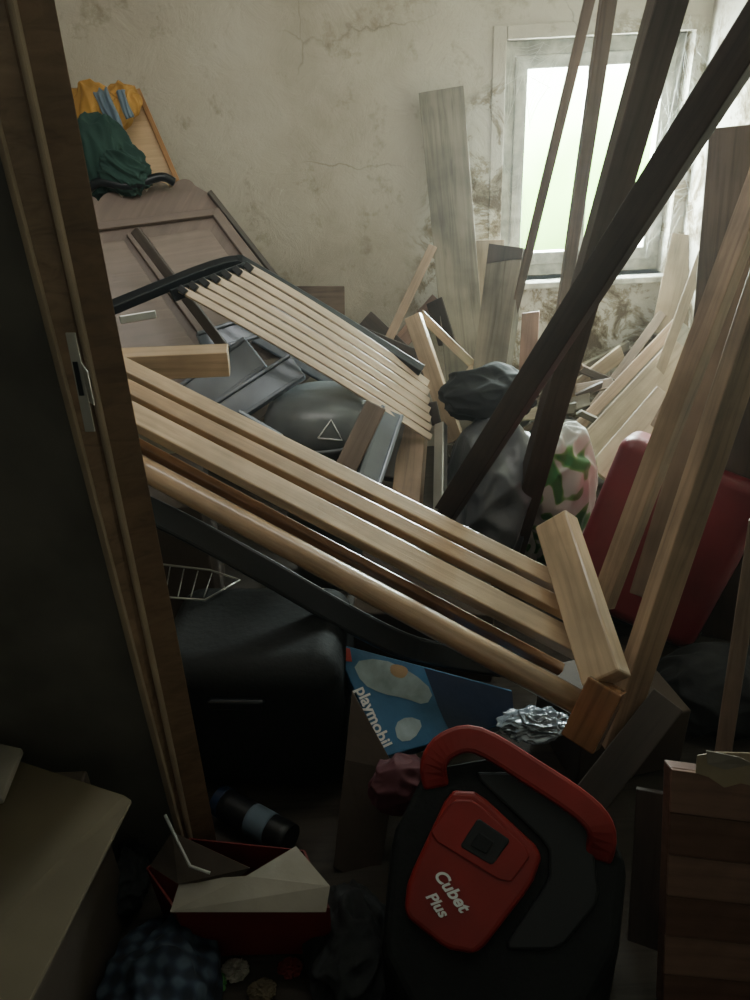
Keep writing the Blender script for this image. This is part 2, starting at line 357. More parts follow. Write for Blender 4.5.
door=post('door_1',[L1,L2,sh(L2,-.01,.11),sh(L1,-.0,.11)],'jamb2'); st(door)
post('door_stop',[sh(L2,-.01,-.012),L3,sh(L3,-.034,.03),sh(L2,-.01,.03)],'jamb',door,bev=.002)
post('bead',[sh(L2,-.004,-.02),sh(L2,.006,-.018),sh(L2,.006,.0),sh(L2,-.004,.0)],'arris',door,bev=.004)
post('lit_edge',[sh(L1,-.001,-.006),sh(L1b,0,-.004),sh(L1b,0,.01),sh(L1,-.001,.01)],'arris',door,bev=.002)  # thin pale strip standing in for the highlight along this edge
sp=[at(65,333,1.150),at(75,333,1.150),at(95,432,1.150),at(85,432,1.150)]
s_=slab('strike_plate',sp,.004,'steel',door,bev=.001)
slab('latch_hole',[at(72,362,1.146),at(77,362,1.146),at(84,396,1.146),at(79,396,1.146)],.003,'black',s_,bev=.001)
slab('latch_lip',[at(80,362,1.146),at(87,372,1.142),at(94,406,1.142),at(89,402,1.146)],.003,'steel',s_,bev=.001)
bm=bmesh.new(); 
lo,hi=L1
vs=[(XL-.0,1.2,0),(lo.x,1.2,0),(lo.x,1.28,0),(XL,1.28,0)]; vt=[(XL,1.2,ZC),(hi.x,1.2,ZC),(hi.x,1.28,ZC),(XL,1.28,ZC)]
a=[bm.verts.new(v) for v in vs]; b_=[bm.verts.new(v) for v in vt]; bm.faces.new(a); bm.faces.new(b_)
for i in range(4): bm.faces.new((a[i],a[(i+1)%4],b_[(i+1)%4],b_[i]))
st(mk('wall_front',bm,'hallwall'))
bm=bmesh.new(); addbox(bm,-.45,XR,1.2,1.28,2.3,ZC); st(mk('trim_1',bm,'hallwall'))
# ---------------- window ----------------
bm=bmesh.new(); ringbox(bm,wx0,wx1,wz0,wz1,.06,.035,.055,.05,3.60,3.67)
win=st(mk('window_1',bm,'white',bev=.004))
for (a0,a1,l,r_) in ((wx0+.061,1.014,.05,.018),(1.016,wx1-.036,.018,.045)):
    bm=bmesh.new(); zb,zt_=wz0+.051,wz1-.056
    ringbox(bm,a0,a1,zb,zt_,l,r_,.05,.055,3.585,3.64)
    s=mk('sash',bm,'white',win,bev=.004)
    bm=bmesh.new(); addbox(bm,a0+l,a1-r_,3.61,3.614,zb+.055,zt_-.05); mk('pane',bm,'glass',s)
bm=bmesh.new(); addbox(bm,wx0-.0,wx1+.0,3.44,3.60,wz0-.03,wz0+.0); mk('sill',bm,'white',win,bev=.006)
bm=bmesh.new(); addbox(bm,1.0,1.03,3.565,3.585,1.2,1.29); mk('handle',bm,'silver',win,bev=.004)
bm=bmesh.new(); addbox(bm,wx0-.055,wx0,3.49,3.5,wz0-.06,wz1+.05); addbox(bm,wx0+.001,wx1,3.49,3.5,wz1,wz1+.05)
st(mk('trim_2',bm,'plaster',bev=.003))
# ---------------- poles ----------------
tag(bp('timber_pole',(512,552),(668,0),2.22,1.95,27,.05,'dkwood2',toz=2.4,roll=25),'thick dark timber pole, thickest of the upright ones, crossing in front of the window','pole')
tag(bp('timber_pole',(440,522),(750,38),2.02,1.5,27,.045,'dkwood',toz=2.3,roll=-20),'dark timber pole slanting most, from the grey bag to the upper right','pole')
tag(bp('timber_pole',(560,325),(609,-5),2.85,2.35,13,.03,'brown',toz=2.4,roll=20,ext0=.5),'medium brown pole between the thinnest pole and the thick dark pole','pole')
tag(bp('timber_pole',(505,350),(592,-10),2.9,2.5,9,.02,'brown',toz=2.4,roll=10,ext0=.45),'thinnest brown pole, leftmost of those crossing the window','pole')
# ---------------- planks at back wall ----------------
tag(bp('plank',(441,90),(468,400),3.44,3.20,42,.035,'grey',bev=.002),'tall weathered grey plank leaning on the plaster wall left of the window','plank')
sb=tag(bp('plank',(508,250),(488,400),2.92,2.78,36,.06,'grey',cut=-.02,roll=24),'short thick grey board with dark top end before the tall grey plank','plank')
bp('dark_end',(509,247),(507,262),2.92,2.905,37,.063,'dkwood2',sb,cut=-.012,roll=24)  # top end capped in darker wood
tag(bp('plank',(489,240),(487,330),3.40,3.35,30,.015,'greyp'),'pale board end behind the short thick grey board','plank')
tag(bp('lath',(433,246),(386,345),3.3,3.1,9,.02,'tanr'),'thin tan lath leaning on the wall beside the tall grey plank','lath')
tag(bp('lath',(438,300),(385,360),3.4,3.25,16,.02,'pinkw'),'broad pinkish brown board behind the thin tan lath','board')
br=thing('wooden_bracket',at(455,440,2.55),'tan wooden bracket of two hinged arms at the end of the slats','bracket')
bp('arm',(413,316),(456,441),2.75,2.5,17,.03,'pine2',br,roll=20)
bp('arm',(420,314),(474,366),2.8,2.85,9,.02,'pine2',br)
bp('arm',(474,366),(446,405),2.85,2.65,8,.02,'pine2',br)
bp('end_cap',(432,402),(437,425),2.54,2.5,10,.02,'headd',br,rnd=True)
tag(bp('box',(298,302),(345,302),3.2,3.2,30,.2,'brown'),'brown box end showing above the black bed frame by the wall','box')
tag(bp('board',(340,330),(415,362),3.0,2.9,24,.03,'dkwood'),'dark board lying under the black frame near the wall','board')
tag(bp('board',(365,318),(432,380),3.2,3.1,18,.03,'dkwood2'),'dark board standing against the wall behind the black frame','board')
SCR=[((531,312),(527,380),3.15,3.1,17,'pinkw','upright pinkish offcut behind the crossing poles'),
((545,345),(523,375),3.2,3.1,12,'greyp','grey offcut leaning against the upright pinkish one'),
((560,400),(622,352),3.2,3.25,14,'greyp','pale long offcut pointing to the window corner'),
((575,372),(628,345),3.3,3.35,8,'grey','thin grey offcut topmost of the scrap heap'),
((548,385),(580,360),3.1,3.1,16,'brown','dark brown offcut in the middle of the scrap heap'),
((560,360),(600,380),3.3,3.2,12,'brown2','tan brown offcut lying across the scrap heap'),
((540,415),(590,400),3.0,3.0,14,'greyd','dirty grey offcut at the front of the scrap heap'),
((600,395),(640,380),3.2,3.2,10,'brown','small brown offcut beside the stacked pale planks'),
((435,300),(448,345),3.3,3.25,18,'dkwood','dark block between the lath and tall grey plank'),
((505,395),(545,385),2.95,2.95,14,'greyd','low grey offcut at the foot of the thick grey board'),
((610,360),(640,348),3.35,3.38,9,'brown','short brown stick below the window sill')]
for a,b_,ya,yb,w,mt,lb in SCR: tag(bp('offcut',a,b_,ya,yb,w,.03,mt,roll=random.uniform(-25,25),cut=.008),lb,'wood scrap')
tag(blob('rubble_heap',V((.74,3.0,.09)),(.36,.34,.19),'rub',seed=4,amp=.35,fr=4,zmin=.0),'grey heap of rubble and dust under the wood scraps','rubble')
for k in range(14):
    x=random.uniform(500,600); y=random.uniform(362,430); Y=3.25-(y-358)*.006+random.uniform(-.05,.05)
    an=random.uniform(-1.0,.5); Ls=random.uniform(26,58)
    tag(bp('splinter',(x-cos(an)*Ls/2,y-sin(an)*Ls/2),(x+cos(an)*Ls/2,y+sin(an)*Ls/2),Y,Y+random.uniform(-.06,.06),random.uniform(5,12),.018,random.choice(['greyp','brown','greyd','brown2','dkwood2','greyd']),cut=random.uniform(-.01,.01),roll=random.uniform(-30,30)),'small splintered offcut in the scrap heap under the window','wood scrap','splintered offcuts in the heap under the window')
PL=[((562,462),(690,330),2.85,3.18,34,.02,'grey','wide pale grey plank at the back of the fan under the window'),
((556,490),(686,350),2.6,2.98,36,.02,'greyp','wide tan plank in the middle of the fan'),
((545,462),(676,324),2.78,3.15,11,.03,'tanr','narrow tan strip along the top of the fan'),
((590,412),(665,310),3.1,3.35,9,.02,'brown2','thin brown strip rising towards the window'),
((600,476),(668,396),2.4,2.68,30,.02,'greyp','short pale board at the front of the fan'),
((690,235),(668,335),3.42,3.3,34,.02,'greyp','whitish board standing in the corner right of the window'),
((706,245),(655,385),3.1,2.9,10,.02,'greyp','thin pale strip standing along the right wall'),
((645,470),(714,340),2.5,2.65,32,.02,'brown2','brown board at the right side of the fan by the wall')]
for a,b_,ya,yb,w,t,mt,lb in PL: tag(bp('plank',a,b_,ya,yb,w,t,mt,bev=.002),lb,'plank')
tag(bp('plank',(744,125),(700,560),2.2,2.08,56,.025,'brown',roll=5),'wide brown plank leaning on the right wall behind the narrow ones','plank')
tag(bp('plank',(775,250),(732,640),2.0,1.85,62,.025,'dkwood2',roll=5),'wide dark board against the right wall, cut off by the picture edge','plank')
tag(bp('plank',(728,215),(680,450),2.45,2.35,18,.03,'brown2',roll=15),'mid brown batten between the fan of planks and the wide brown plank','plank')
tag(bp('plank',(782,190),(652,600),1.88,1.70,48,.025,'brown',roll=10,ext0=.2),'greyish brown broad board between the two narrow tan planks and the wall','plank')
tag(bp('plank',(770,158),(602,605),1.82,1.62,22,.045,'tanr',roll=30,ext0=.2),'upper of two narrow tan planks leaning right of the red case','plank')
tag(bp('plank',(776,255),(612,745),1.55,1.30,27,.055,'tanr',roll=-32,ext0=.2),'lower tan plank, the longer of two leaning beside the crib panel','plank')
tag(bp('plank',(758,520),(722,760),1.33,1.18,16,.02,'brown2'),'thin brown strip at the right above the striped board','plank')
# ---------------- headboard ----------------
hb=thing('headboard',at(200,390,2.4),'grey brown wooden headboard with scalloped top edge tilted against the wall','headboard')
TL=at(50,206,2.85); TR=at(203,186,3.05); BR=at(335,365,2.75)
n=(TR-TL).cross(BR-TL).normalized(); n=-n if n.dot(C0-TL)<0 else n
pts=[]
K=72
for i in range(K+1):
    f=i/K; x=50+(195-50)*f; y=208-20*f
    pts.append(onp(x,y-8*abs(sin(f*pi*6))**.7-(3 if f>.5 else 0),TL,n))
pts+=[onp(207,192,TL,n),onp(330,360,TL,n),onp(235,440,TL,n),onp(100,430,TL,n)]
slab('panel',pts,.025,'head',hb,bev=.002)
def hbbar(nm_,a,b_,w,mt='head',lift=.010,t=.022):
    p0=onp(*a,TL,n)+n*lift; p1=onp(*b_,TL,n)+n*lift
    return beam(nm_,p0,p1,wpx(w,p0),t,mt,hb,nrm=n)
hbbar('top_rail',(70,232),(215,214),8); hbbar('stile',(214,212),(318,352),10); hbbar('stile',(130,235),(210,345),8)
hbbar('outer_stile',(209,194),(300,310),5,'headd',.014)
hbbar('bottom_rail',(150,400),(320,352),12)
for q in ([(148,238),(208,229),(292,342),(226,356)],[(80,246),(124,241),(196,348),(130,372)]):
    slab('raised_panel',[onp(x,y,TL,n)+n*.008 for x,y in q],.008,'headl',hb,bev=.003)
tag(bp('dark_bar',(135,230),(226,350),2.62,2.42,10,.02,'dkwood2',roll=15),'dark brown bar lying across the headboard','bar')
pp=thing('plywood_panel',at(130,190,3.1),'tan plywood panel with orange edging behind the clothes','panel')
q0,q1,q2=at(68,96,3.25),at(138,90,3.3),at(178,186,3.1)
npn=(q1-q0).cross(q2-q0).normalized()
slab('board',[onp(x,y,q0,npn) for x,y in ((68,96),(138,90),(178,184),(98,192))],.02,'ply',pp)
npn=npn if npn.dot(C0-q0)>0 else -npn
def pb(a,b_,w): 
    p0=onp(*a,q0,npn)+npn*.006; p1=onp(*b_,q0,npn)+npn*.006; beam('edging',p0,p1,wpx(w,p0),.02,'orange',pp,nrm=npn)
pb((138,91),(178,183),5); pb((70,95),(136,90),5)
yc=thing('yellow_jacket',at(105,110,3.1),'yellow and blue garment draped over the plywood panel','clothing')
blob('body',at(98,110,3.13),(.11,.06,.085),'yellow',yc,seed=21,amp=.25,fr=.7,stretch=(1.8,1,.5),fine=.7,rot=(0,12,0))
blob('sleeve',at(124,100,3.18),(.06,.04,.055),'yellow',yc,seed=23,amp=.25,fr=.7,stretch=(1.6,1,.6),fine=.7,rot=(0,20,0))
ribbon('strap',[at(100,89,3.07),at(106,104,3.02),at(115,124,3.0),at(118,145,3.0)],.05,'bluef',yc,wav=.008,th=.006)
ribbon('strap',[at(120,90,3.10),at(124,104,3.08),at(130,118,3.08)],.03,'bluef',yc,wav=.005,th=.006)
gs=thing('green_sweater',at(110,190,2.95),'dark green sweater heaped on the headboard corner','clothing')
blob('body',at(96,158,2.98),(.13,.07,.13),'green',gs,seed=3,amp=.3,fr=1.0,stretch=(1.8,1,.6),fine=.4)
blob('sleeve',at(122,168,2.95),(.10,.05,.08),'green',gs,seed=13,amp=.3,fr=1.0,rot=(0,35,0),stretch=(.8,1,2),fine=.4)
tag(tube('black_rail',[at(88,190,2.92),at(100,182,2.92),at(130,186,2.92),at(160,177,2.95),at(174,182,2.97)],.016,'black'),'short black curved rail along the headboard top','rail')
# ---------------- bed base ----------------
bb=thing('slatted_bed_base',at(420,400,2.5),'slatted bed base with pale slats in a black metal frame','bed base')
tube('metal_frame',[at(92,316,2.2),at(150,292,2.35),at(205,270,2.52),at(236,262,2.6),at(252,268,2.6),at(340,320,2.58),at(422,371,2.5)],.017,'black',bb,n=4,flat=1.0,box=True,up=V((.1,-.5,.85)))
bp('cross_bar',(120,320),(156,314),2.2,2.26,8,.01,'silver',bb)
bp('cross_bar',(172,296),(246,268),2.34,2.56,12,.012,'black',bb)
NB=V((.05,-.55,.83))
for i in range(7):
    f=i/6
    a=(246-f*66,266+f*23); b_=(428+f*3,384+f*54)
    bp('slat',a,b_,2.55-f*.2,2.5-f*.22,6.4,.01,'slat',bb,nrm=NB,bow=-.02,bev=.002)
    bp('slat_holder',(a[0]-1,a[1]-2),(a[0]+6,a[1]+4),2.54-f*.2,2.53-f*.2,7,.016,'blackp',bb,bev=.004)
# ---------------- grey stuff beneath ----------------
bx,by,bz=-.17,2.38,.19
bin_=thing('waste_bin',V((bx,by,0)),'slate grey plastic bin with rounded lid marked with a triangle','bin')
bm=bmesh.new(); prof=[(.12,-bz+.0),(.13,-bz+.02),(.165,.40),(.185,.405),(.19,.42),(.187,.45),(.178,.48),(.165,.505),(.14,.53),(.11,.545),(.06,.553),(0.002,.555)]; S=40; rg=[]
for r_,z in prof: rg.append([bm.verts.new((r_*1.06*cos(2*pi*k/S),r_*sin(2*pi*k/S),z)) for k in range(S)])
for a,b_ in zip(rg,rg[1:]):
    for j in range(S): bm.faces.new((a[j],a[(j+1)%S],b_[(j+1)%S],b_[j]))
bm.faces.new(rg[0]); bm.faces.new(rg[-1])
bo=mk('body',bm,'gdark',bin_,Matrix.Translation((bx,by,bz)),smooth=True)
tube('rim',[V((bx+.199*cos(2*pi*k/24),by+.188*sin(2*pi*k/24),bz+.405)) for k in range(25)],.008,'gdark',bin_,n=0,sides=8)
org=V((bx,by,bz)); T3=[]
tri=[(318,438),(342,440),(331,420)]
for i in range(3):
    for j in range(4):
        f=j/4; x=tri[i][0]*(1-f)+tri[(i+1)%3][0]*f; y=tri[i][1]*(1-f)+tri[(i+1)%3][1]*f
        ok,hp,hn,_=bo.ray_cast(C0-org,ray(x,y).normalized())
        T3.append((org+hp+hn*.003) if ok else at(x,y,2.2))
tube('triangle_mark',T3+[T3[0]],.0022,'wtext',bin_,n=0,sides=6)
GP=[((186,404),(256,352),2.35,2.45,40,.02,'gplast','pale grey plastic panel nearest the tan block'),
((218,418),(298,366),2.30,2.42,30,.03,'gplast','second grey plastic panel beside the bin'),
((200,345),(262,325),2.5,2.6,24,.02,'gplast','grey plastic panel tucked beneath the bed base corner'),
((262,322),(400,402),2.75,2.66,46,.03,'gplast','long grey board directly beneath the pale slats'),
((250,366),(284,390),2.5,2.5,16,.03,'gplast','small bluish panel behind the round lidded bin'),
((376,405),(342,476),2.2,2.05,22,.03,'brown','brown board standing right of the grey bin'),
((390,412),(366,484),2.3,2.1,26,.04,'gplast','narrow grey panel right of the brown board'),
((400,418),(390,480),2.42,2.2,14,.03,'dkwood2','dark strip left of the light wooden upright'),
((230,424),(275,450),2.2,2.15,34,.03,'gplast','small grey panel just above the crib panel'),
((215,440),(330,492),2.2,2.0,20,.02,'gdark','dark slate board glimpsed between the crib panel slats')]
for a,b_,ya,yb,w,t,mt,lb in GP:
    o=tag(bp('panel',a,b_,ya,yb,w,t,mt,roll=random.uniform(-30,-10) if mt=='gplast' else 0,bev=.006),lb,'panel')
    if mt=='gplast' and w>=24 and w<45:
        Mx=WM[o.name]; xs=[v.co.x for v in o.data.vertices]; ys=[v.co.y for v in o.data.vertices]; zs=[v.co.z for v in o.data.vertices]
        for f in (.08,.92):
            y=min(ys)+(max(ys)-min(ys))*f
            beam('rib',Mx@V((min(xs)*.98,y,max(zs))),Mx@V((max(xs)*.98,y,max(zs))),.014,.02,'gplast',o,nrm=Mx.to_3x3()@V((0,0,1)),bev=.004)
tag(bp('wood_block',(414,425),(408,492),2.4,2.15,28,.05,'tanr',roll=15,ext1=.16),'light wooden upright beneath the slat ends','wood block')
tag(bp('metal_post',(441,425),(440,512),2.3,2.0,11,.03,'silver',roll=30),'grey metal post with bright glint beside the grey bag','post')
tag(bp('timber_block',(90,366),(229,360),2.12,2.16,27,.06,'pine2',roll=28),'short tan timber block above the crib panel by the doorpost','wood block')
tag(rbox('cardboard_box',V((-.78,2.2,.26)),(.42,.42,.52),(0,0,8),'cardd',bev=.006),'dark cardboard box buried in the pile at the left','box')
tag(rbox('cardboard_box',V((.14,1.93,.13)),(.42,.36,.26),(0,0,-6),'cardd',bev=.006),'dark cardboard box under the middle of the crib panel','box')
tag(rbox('cardboard_box',V((.60,1.47,.10)),(.30,.26,.20),(0,0,12),'cardd',bev=.006),'added dark cardboard box standing for shade right of the crib panel end','box')  # dark box added to blacken the shaded gap here
tag(bp('board',(590,800),(668,700),1.15,1.3,34,.02,'dkwood'),'added dark board standing for shade between the machine and the striped board','board')  # dark filler added so the shaded gap beside the machine reads black
tag(bp('board',(640,1000),(652,790),.86,1.08,30,.02,'dkwood'),'added dark board standing for shade left of the striped board','board')  # dark filler added where the gap is only deep shade
# ---------------- crib panel ----------------
cr=thing('crib_side_panel',at(590,720,1.22),'tan wooden crib side panel of long slats tilted across the pile','crib panel')
NC=V((.14,-.34,.93))
bp('slat',(118,364),(563,586),2.0,1.56,13.5,.03,'pine2',cr,nrm=NC,bev=.004)
bp('slat',(110,380),(571,613),1.93,1.48,13.5,.03,'pine',cr,nrm=NC,bev=.004)
bp('slat',(110,404),(579,647),1.85,1.40,20,.036,'pine2',cr,nrm=NC,bev=.004)
bp('slat',(110,430),(562,670),1.86,1.42,8,.03,'varn',cr,nrm=NC,bev=.004)
bp('round_rail',(112,452),(594,711),1.74,1.24,25,.05,'pine',cr,rnd=True,bev=0)
er=bp('end_rail',(556,522),(607,682),1.66,1.25,40,.06,'pine2',cr,roll=24,bev=.006)
bp('end_block',(608,684),(580,742),1.24,1.2,36,.055,'varn',cr,roll=10,bev=.004)
for q in ((567,546,1.60),(576,580,1.51)):
    P=at(*q); beam('bolt_hole',P-(C0-P).normalized()*.01,P+(C0-P).normalized()*.004,.012,.012,'dkwood',er,rnd=True,bev=0,nrm=V((0,0,1)))
tag(tube('padded_band',[at(120,496,1.72),at(190,530,1.66),at(260,568,1.60),at(340,614,1.55),at(400,644,1.53),at(440,655,1.55),at(500,665,1.62)],.034,'blackp',flat=.5,box=True,up=V((.1,-.75,.65))),'broad flat curved black rail under the crib panel','rail')
# ---------------- middle bags ----------------
tag(blob('grey_bag',V((.39,2.30,.30)),(.16,.18,.33),'gfab2',seed=7,amp=.2,fr=.9,zmin=.0,rot=(0,10,0),stretch=(1.2,1,1),fine=.6),'grey fabric bag standing behind the crossing poles','bag')
tag(blob('jacket',V((.41,2.40,.69)),(.15,.12,.09),'blackf',seed=9,amp=.3,fr=1.0),'black crumpled jacket on top of the grey fabric bag','clothing')
tag(blob('plastic_bag',V((.66,2.38,.28)),(.14,.10,.28),'leafbag',seed=31,amp=.18,fr=.9,zmin=0.0,fine=.8),'white plastic bag with green leaf print left of the red case','bag')
tag(blob('plastic_bag',V((.55,2.40,.16)),(.08,.08,.20),'whitep',seed=33,amp=.2,fr=1.0,zmin=0.0,fine=.8),'plain white plastic bag low between the crossing poles','bag')
rc=thing('red_case',V((.93,2.04,0)),'dusty dark red rounded case standing tilted behind the tan planks','case')
rot=(-20,14,-30)
rbox('shell',V((.93,2.05,.30)),(.46,.38,.56),rot,'red',rc,bev=.045,segs=5,taper=.94)
rbox('foot',V((.93,2.03,.02)),(.3,.2,.04),(0,0,-24),'blackp',rc,bev=.008)
tag(blob('dark_bag',V((.95,1.56,.08)),(.2,.13,.12),'blackf',seed=12,amp=.2,fr=1.2,zmin=0),'black bag on the floor in front of the red case','bag')
# ---------------- black suitcase ----------------
bc=thing('suitcase',V((-.33,1.54,0)),'large matte black rounded suitcase below the crib panel','suitcase')
rbox('shell',V((-.33,1.54,.215)),(.48,.38,.43),(0,0,-5),'blackm',bc,bev=.07,segs=6)
rbox('handle',V((-.36,1.345,.33)),(.14,.02,.03),(0,0,-5),'black',bc,bev=.008)
wr=thing('wire_tray',V((-.5,1.58,.44)),'small silver wire tray on the black suitcase','tray')
wz=.44
def wq(px,py): return atz(px,py,wz)
tube('rim',[wq(150,563),wq(210,570),wq(240,580),wq(205,600),wq(150,596)],.003,'silver',wr,n=0,sides=6)
for k in range(5):
    tube('wire',[wq(156+k*14,565+k*2),wq(152+k*13,597)],.0018,'silver',wr,n=0,sides=6)
# ---------------- toy box ----------------
tb=thing('toy_box',at(420,700,1.35),'blue printed toy box with white lettering wedged under the black rail','toy box')
A=at(333,642,1.50); B=at(512,690,1.42); D=at(384,757,1.27)
n2=(B-A).cross(D-A).normalized(); n2=-n2 if n2.dot(C0-A)<0 else n2
def tp(x,y): return onp(x,y,A,n2)
slab('carton',[tp(333,642),tp(512,690),tp(515,722),tp(452,738),tp(384,757)],.10,'toyblue',tb,bev=.003)
def pr(nm_,P,mt,l): 
    return slab(nm_,[tp(*p)+n2*l for p in P],.001,mt,tb,bev=0)
pr('dark_print',[(424,668),(512,692),(514,721),(452,737),(438,706)],'toynavy',.0015)
pr('pale_print',roundpts([(352,662),(380,658),(412,672),(434,692),(426,706),(404,698),(382,694),(362,684)],1),'snow',.002)
pr('pale_print',roundpts([(394,724),(408,716),(424,722),(414,740),(398,742)],1),'snow',.002)
pr('red_print',[(336,645),(350,649),(352,662),(344,661)],'rprint',.002)
pr('tan_print',roundpts([(390,663),(410,668),(404,680),(390,675)]),'tanp',.003)
dirx=(tp(388,752)-tp(356,680)).normalized()
text('lettering','playmobil',tp(373,717)+n2*.003,dirx,n2,.041,'wtext',tb,bold=.025)
tag(slab('cardboard_sheet',[at(352,690,1.36),at(396,770,1.24),at(378,892,1.10),at(333,868,1.12),at(345,760,1.25)],.01,'cardd'),'dark brown cardboard sheet standing between the suitcase and the red machine','cardboard')
tag(blob('pink_cloth',at(402,785,1.16),(.07,.06,.06),'ind',seed=5,amp=.3,fr=.9),'dull pink crumpled cloth beside the red machine handle','cloth')
tag(blob('plastic_wrap',at(534,724,1.31),(.075,.05,.016),'foil',seed=6,amp=.3,fr=1.2,fine=1),'crumpled clear plastic wrap under the crib panel end','wrapping')
# ---------------- red and black machine ----------------
mc=thing('machine',V((.2,.95,0)),'black machine with red front cover and thick red carrying handle','machine')
P0=at(500,850,.93); n3=V((-.1,-.60,.79)).normalized()
def mp_(x,y,l=0): return onp(x,y,P0,n3)+n3*l
bod=roundpts([(392,830),(425,765),(500,752),(604,808),(628,862),(620,945),(585,1010),(420,1030),(380,950)],1,.08)
tower('body',[mp_(*p) for p in bod],0.0,'blackm',mc,bev=.018,segs=3)
slab('top_shroud',[mp_(x,y,.008) for x,y in roundpts([(470,772),(520,772),(590,822),(600,900),(560,950),(500,950),(548,880),(548,846)],1,.12)],.02,'blackp',mc,bev=.006)
cpts=roundpts([(450,790),(478,792),(543,852),(532,884),(478,954),(446,948),(404,914),(408,880)],1,.13)
cov=slab('red_cover',[mp_(x,y,.020) for x,y in cpts],.05,'red2',mc,bev=.010,segs=3)
slab('cover_step',[mp_(x,y,.024) for x,y in roundpts([(454,800),(474,800),(532,853),(508,885),(428,836)],1,.12)],.01,'red2',cov,bev=.003,segs=2)
slab('latch_recess',[mp_(x,y,.026) for x,y in roundpts([(478,818),(510,840),(492,865),(460,846)],1,.06)],.008,'blackp',cov,bev=.002)
slab('latch_button',[mp_(x,y,.031) for x,y in ((479,832),(494,842),(486,854),(470,845))],.006,'blackf',cov,bev=.002)
tx=(mp_(474,914)-mp_(442,870)).normalized()
text('lettering','Cubet',mp_(451,889,.0215),tx,n3,.032,'wtext',cov,.35,bold=.03)
text('lettering','Plus',mp_(437,903,.0215),tx,n3,.028,'wtext',cov,.35,bold=.03)
hp=[mp_(436,786,-.01),mp_(434,764,.012),mp_(448,746,.022),mp_(478,742,.026),mp_(532,774,.028),mp_(582,808,.026),mp_(600,832,.018),mp_(598,858,-.01)]
ho=tube('carry_handle',hp,.027,'red2',mc,n=4,flat=.5,up=n3,box=True)
for p in ho.data.polygons: p.use_smooth=False
# ---------------- bottom left ----------------
def z14(x,y,z=.16): return atz(x,y,z)
rb=thing('red_carton',z14(240,900,0),'open red cardboard carton with pale inner flap on the floor','carton')
rim=[z14(146,868),z14(176,912),z14(330,908),z14(305,850),z14(190,838)]
bot=[V((p.x*.96-.012,p.y*.96+.035,.012)) for p in rim]
for i in range(5):
    j=(i+1)%5; bm=bmesh.new(); o_=rim[i]
    vs=[rim[i],rim[j],bot[j],bot[i]]; c_=sum(rim,V((0,0,0)))/5; inn=[v+(V((c_.x,c_.y,v.z))-v).normalized()*.005 for v in vs]
    a=[bm.verts.new(v-o_) for v in vs]; b_=[bm.verts.new(v-o_) for v in inn]; bm.faces.new(a); bm.faces.new(b_)
    for k in range(4): bm.faces.new((a[k],a[(k+1)%4],b_[(k+1)%4],b_[k]))
    mk('side',bm,'redc',rb,Matrix.Translation(o_))
slab('base',bot,.004,'redc',rb,bev=0)
slab('flap',[z14(246,876,.19),z14(296,846,.2),z14(330,886,.19),z14(326,912,.165),z14(170,912,.165),z14(180,880,.17)],.003,'paper',rb,bev=0)
slab('flap',[z14(150,866,.17),z14(172,832,.22),z14(250,868,.2),z14(236,880,.175),z14(178,884,.175)],.003,'cardd',rb,bev=0)
tag(tube('white_strip',[z14(165,815,.27),z14(178,842,.24),z14(190,866,.21),z14(210,873,.2)],.0035,'whitep',n=0,sides=6),'thin bent white strip above the red carton','strip')
jar=thing('glass_jar',at(262,822,1.2),'dark glass jar with pale label lying beside the black suitcase','jar')
p0=atz(226,804,.05); p1=atz(290,840,.05)
beam('glass',p0,p1,.075,.075,'blackp',jar,rnd=True,bev=0); d=(p1-p0)
beam('label',p0+d*.42,p0+d*.72,.077,.077,'bluef',jar,rnd=True,bev=0); beam('lid',p0-d*.12,p0,.077,.077,'toynavy',jar,rnd=True,bev=.003)
tag(slab('cardboard_sheet',[atz(-100,722,.47),atz(124,795,.47),atz(131,800,.465),atz(22,1015,.45),atz(-120,1040,.45)],.008,'card',bev=.001),'flat olive brown cardboard sheet at the lower left by the wall','cardboard')
tag(rbox('box',V((-.76,.86,.22)),(.30,.42,.43),(0,0,0),'cardd',bev=.006),'dark box under the flat cardboard sheet at lower left','box')
tag(slab('paper_pad',[atz(-60,730,.495),atz(22,748,.495),atz(2,798,.495),atz(-60,812,.495)],.015,'paper'),'pale paper pad on the flat cardboard sheet','paper')
tag(blob('plaid_shirt',V((-.48,.83,.06)),(.11,.14,.08),'plaid',seed=8,amp=.3,fr=1.3,zmin=0.0),'blue plaid shirt crumpled on the floor at lower left','clothing')
BT=[(170,975,.03,'yellow','crumpled yellow wrapper on the floor, leftmost of the litter'),(205,985,.035,'leafg','green wrapper scrap on the floor between the yellow and pale scraps'),(235,970,.025,'paper','pale paper scrap on the floor before the red carton'),(262,990,.025,'card','tan litter scrap nearest the bottom edge'),(290,968,.022,'redc','small red litter scrap on the floor beside the red carton'),(185,955,.02,'bluef','small blue litter scrap against the red carton')]
for x,y,s_,mt,lb in BT: tag(blob('litter_scrap',atz(x,y,s_*.5),(s_,s_*.8,s_*.4),mt,seed=x,amp=.5,fr=2,zmin=0),lb,'litter')
tag(blob('dark_cloth',atz(352,950,.04),(.09,.13,.07),'blackf',seed=15,amp=.3,fr=1.4,zmin=0),'added black cloth standing for shade on the floor left of the red machine','cloth')  # black shape added to darken the shaded floor beside the machine
tag(blob('dark_cloth',atz(125,880,.05),(.05,.08,.06),'blackf',seed=17,amp=.3,fr=1.4,zmin=0),'black cloth between the dark box and red carton','cloth')
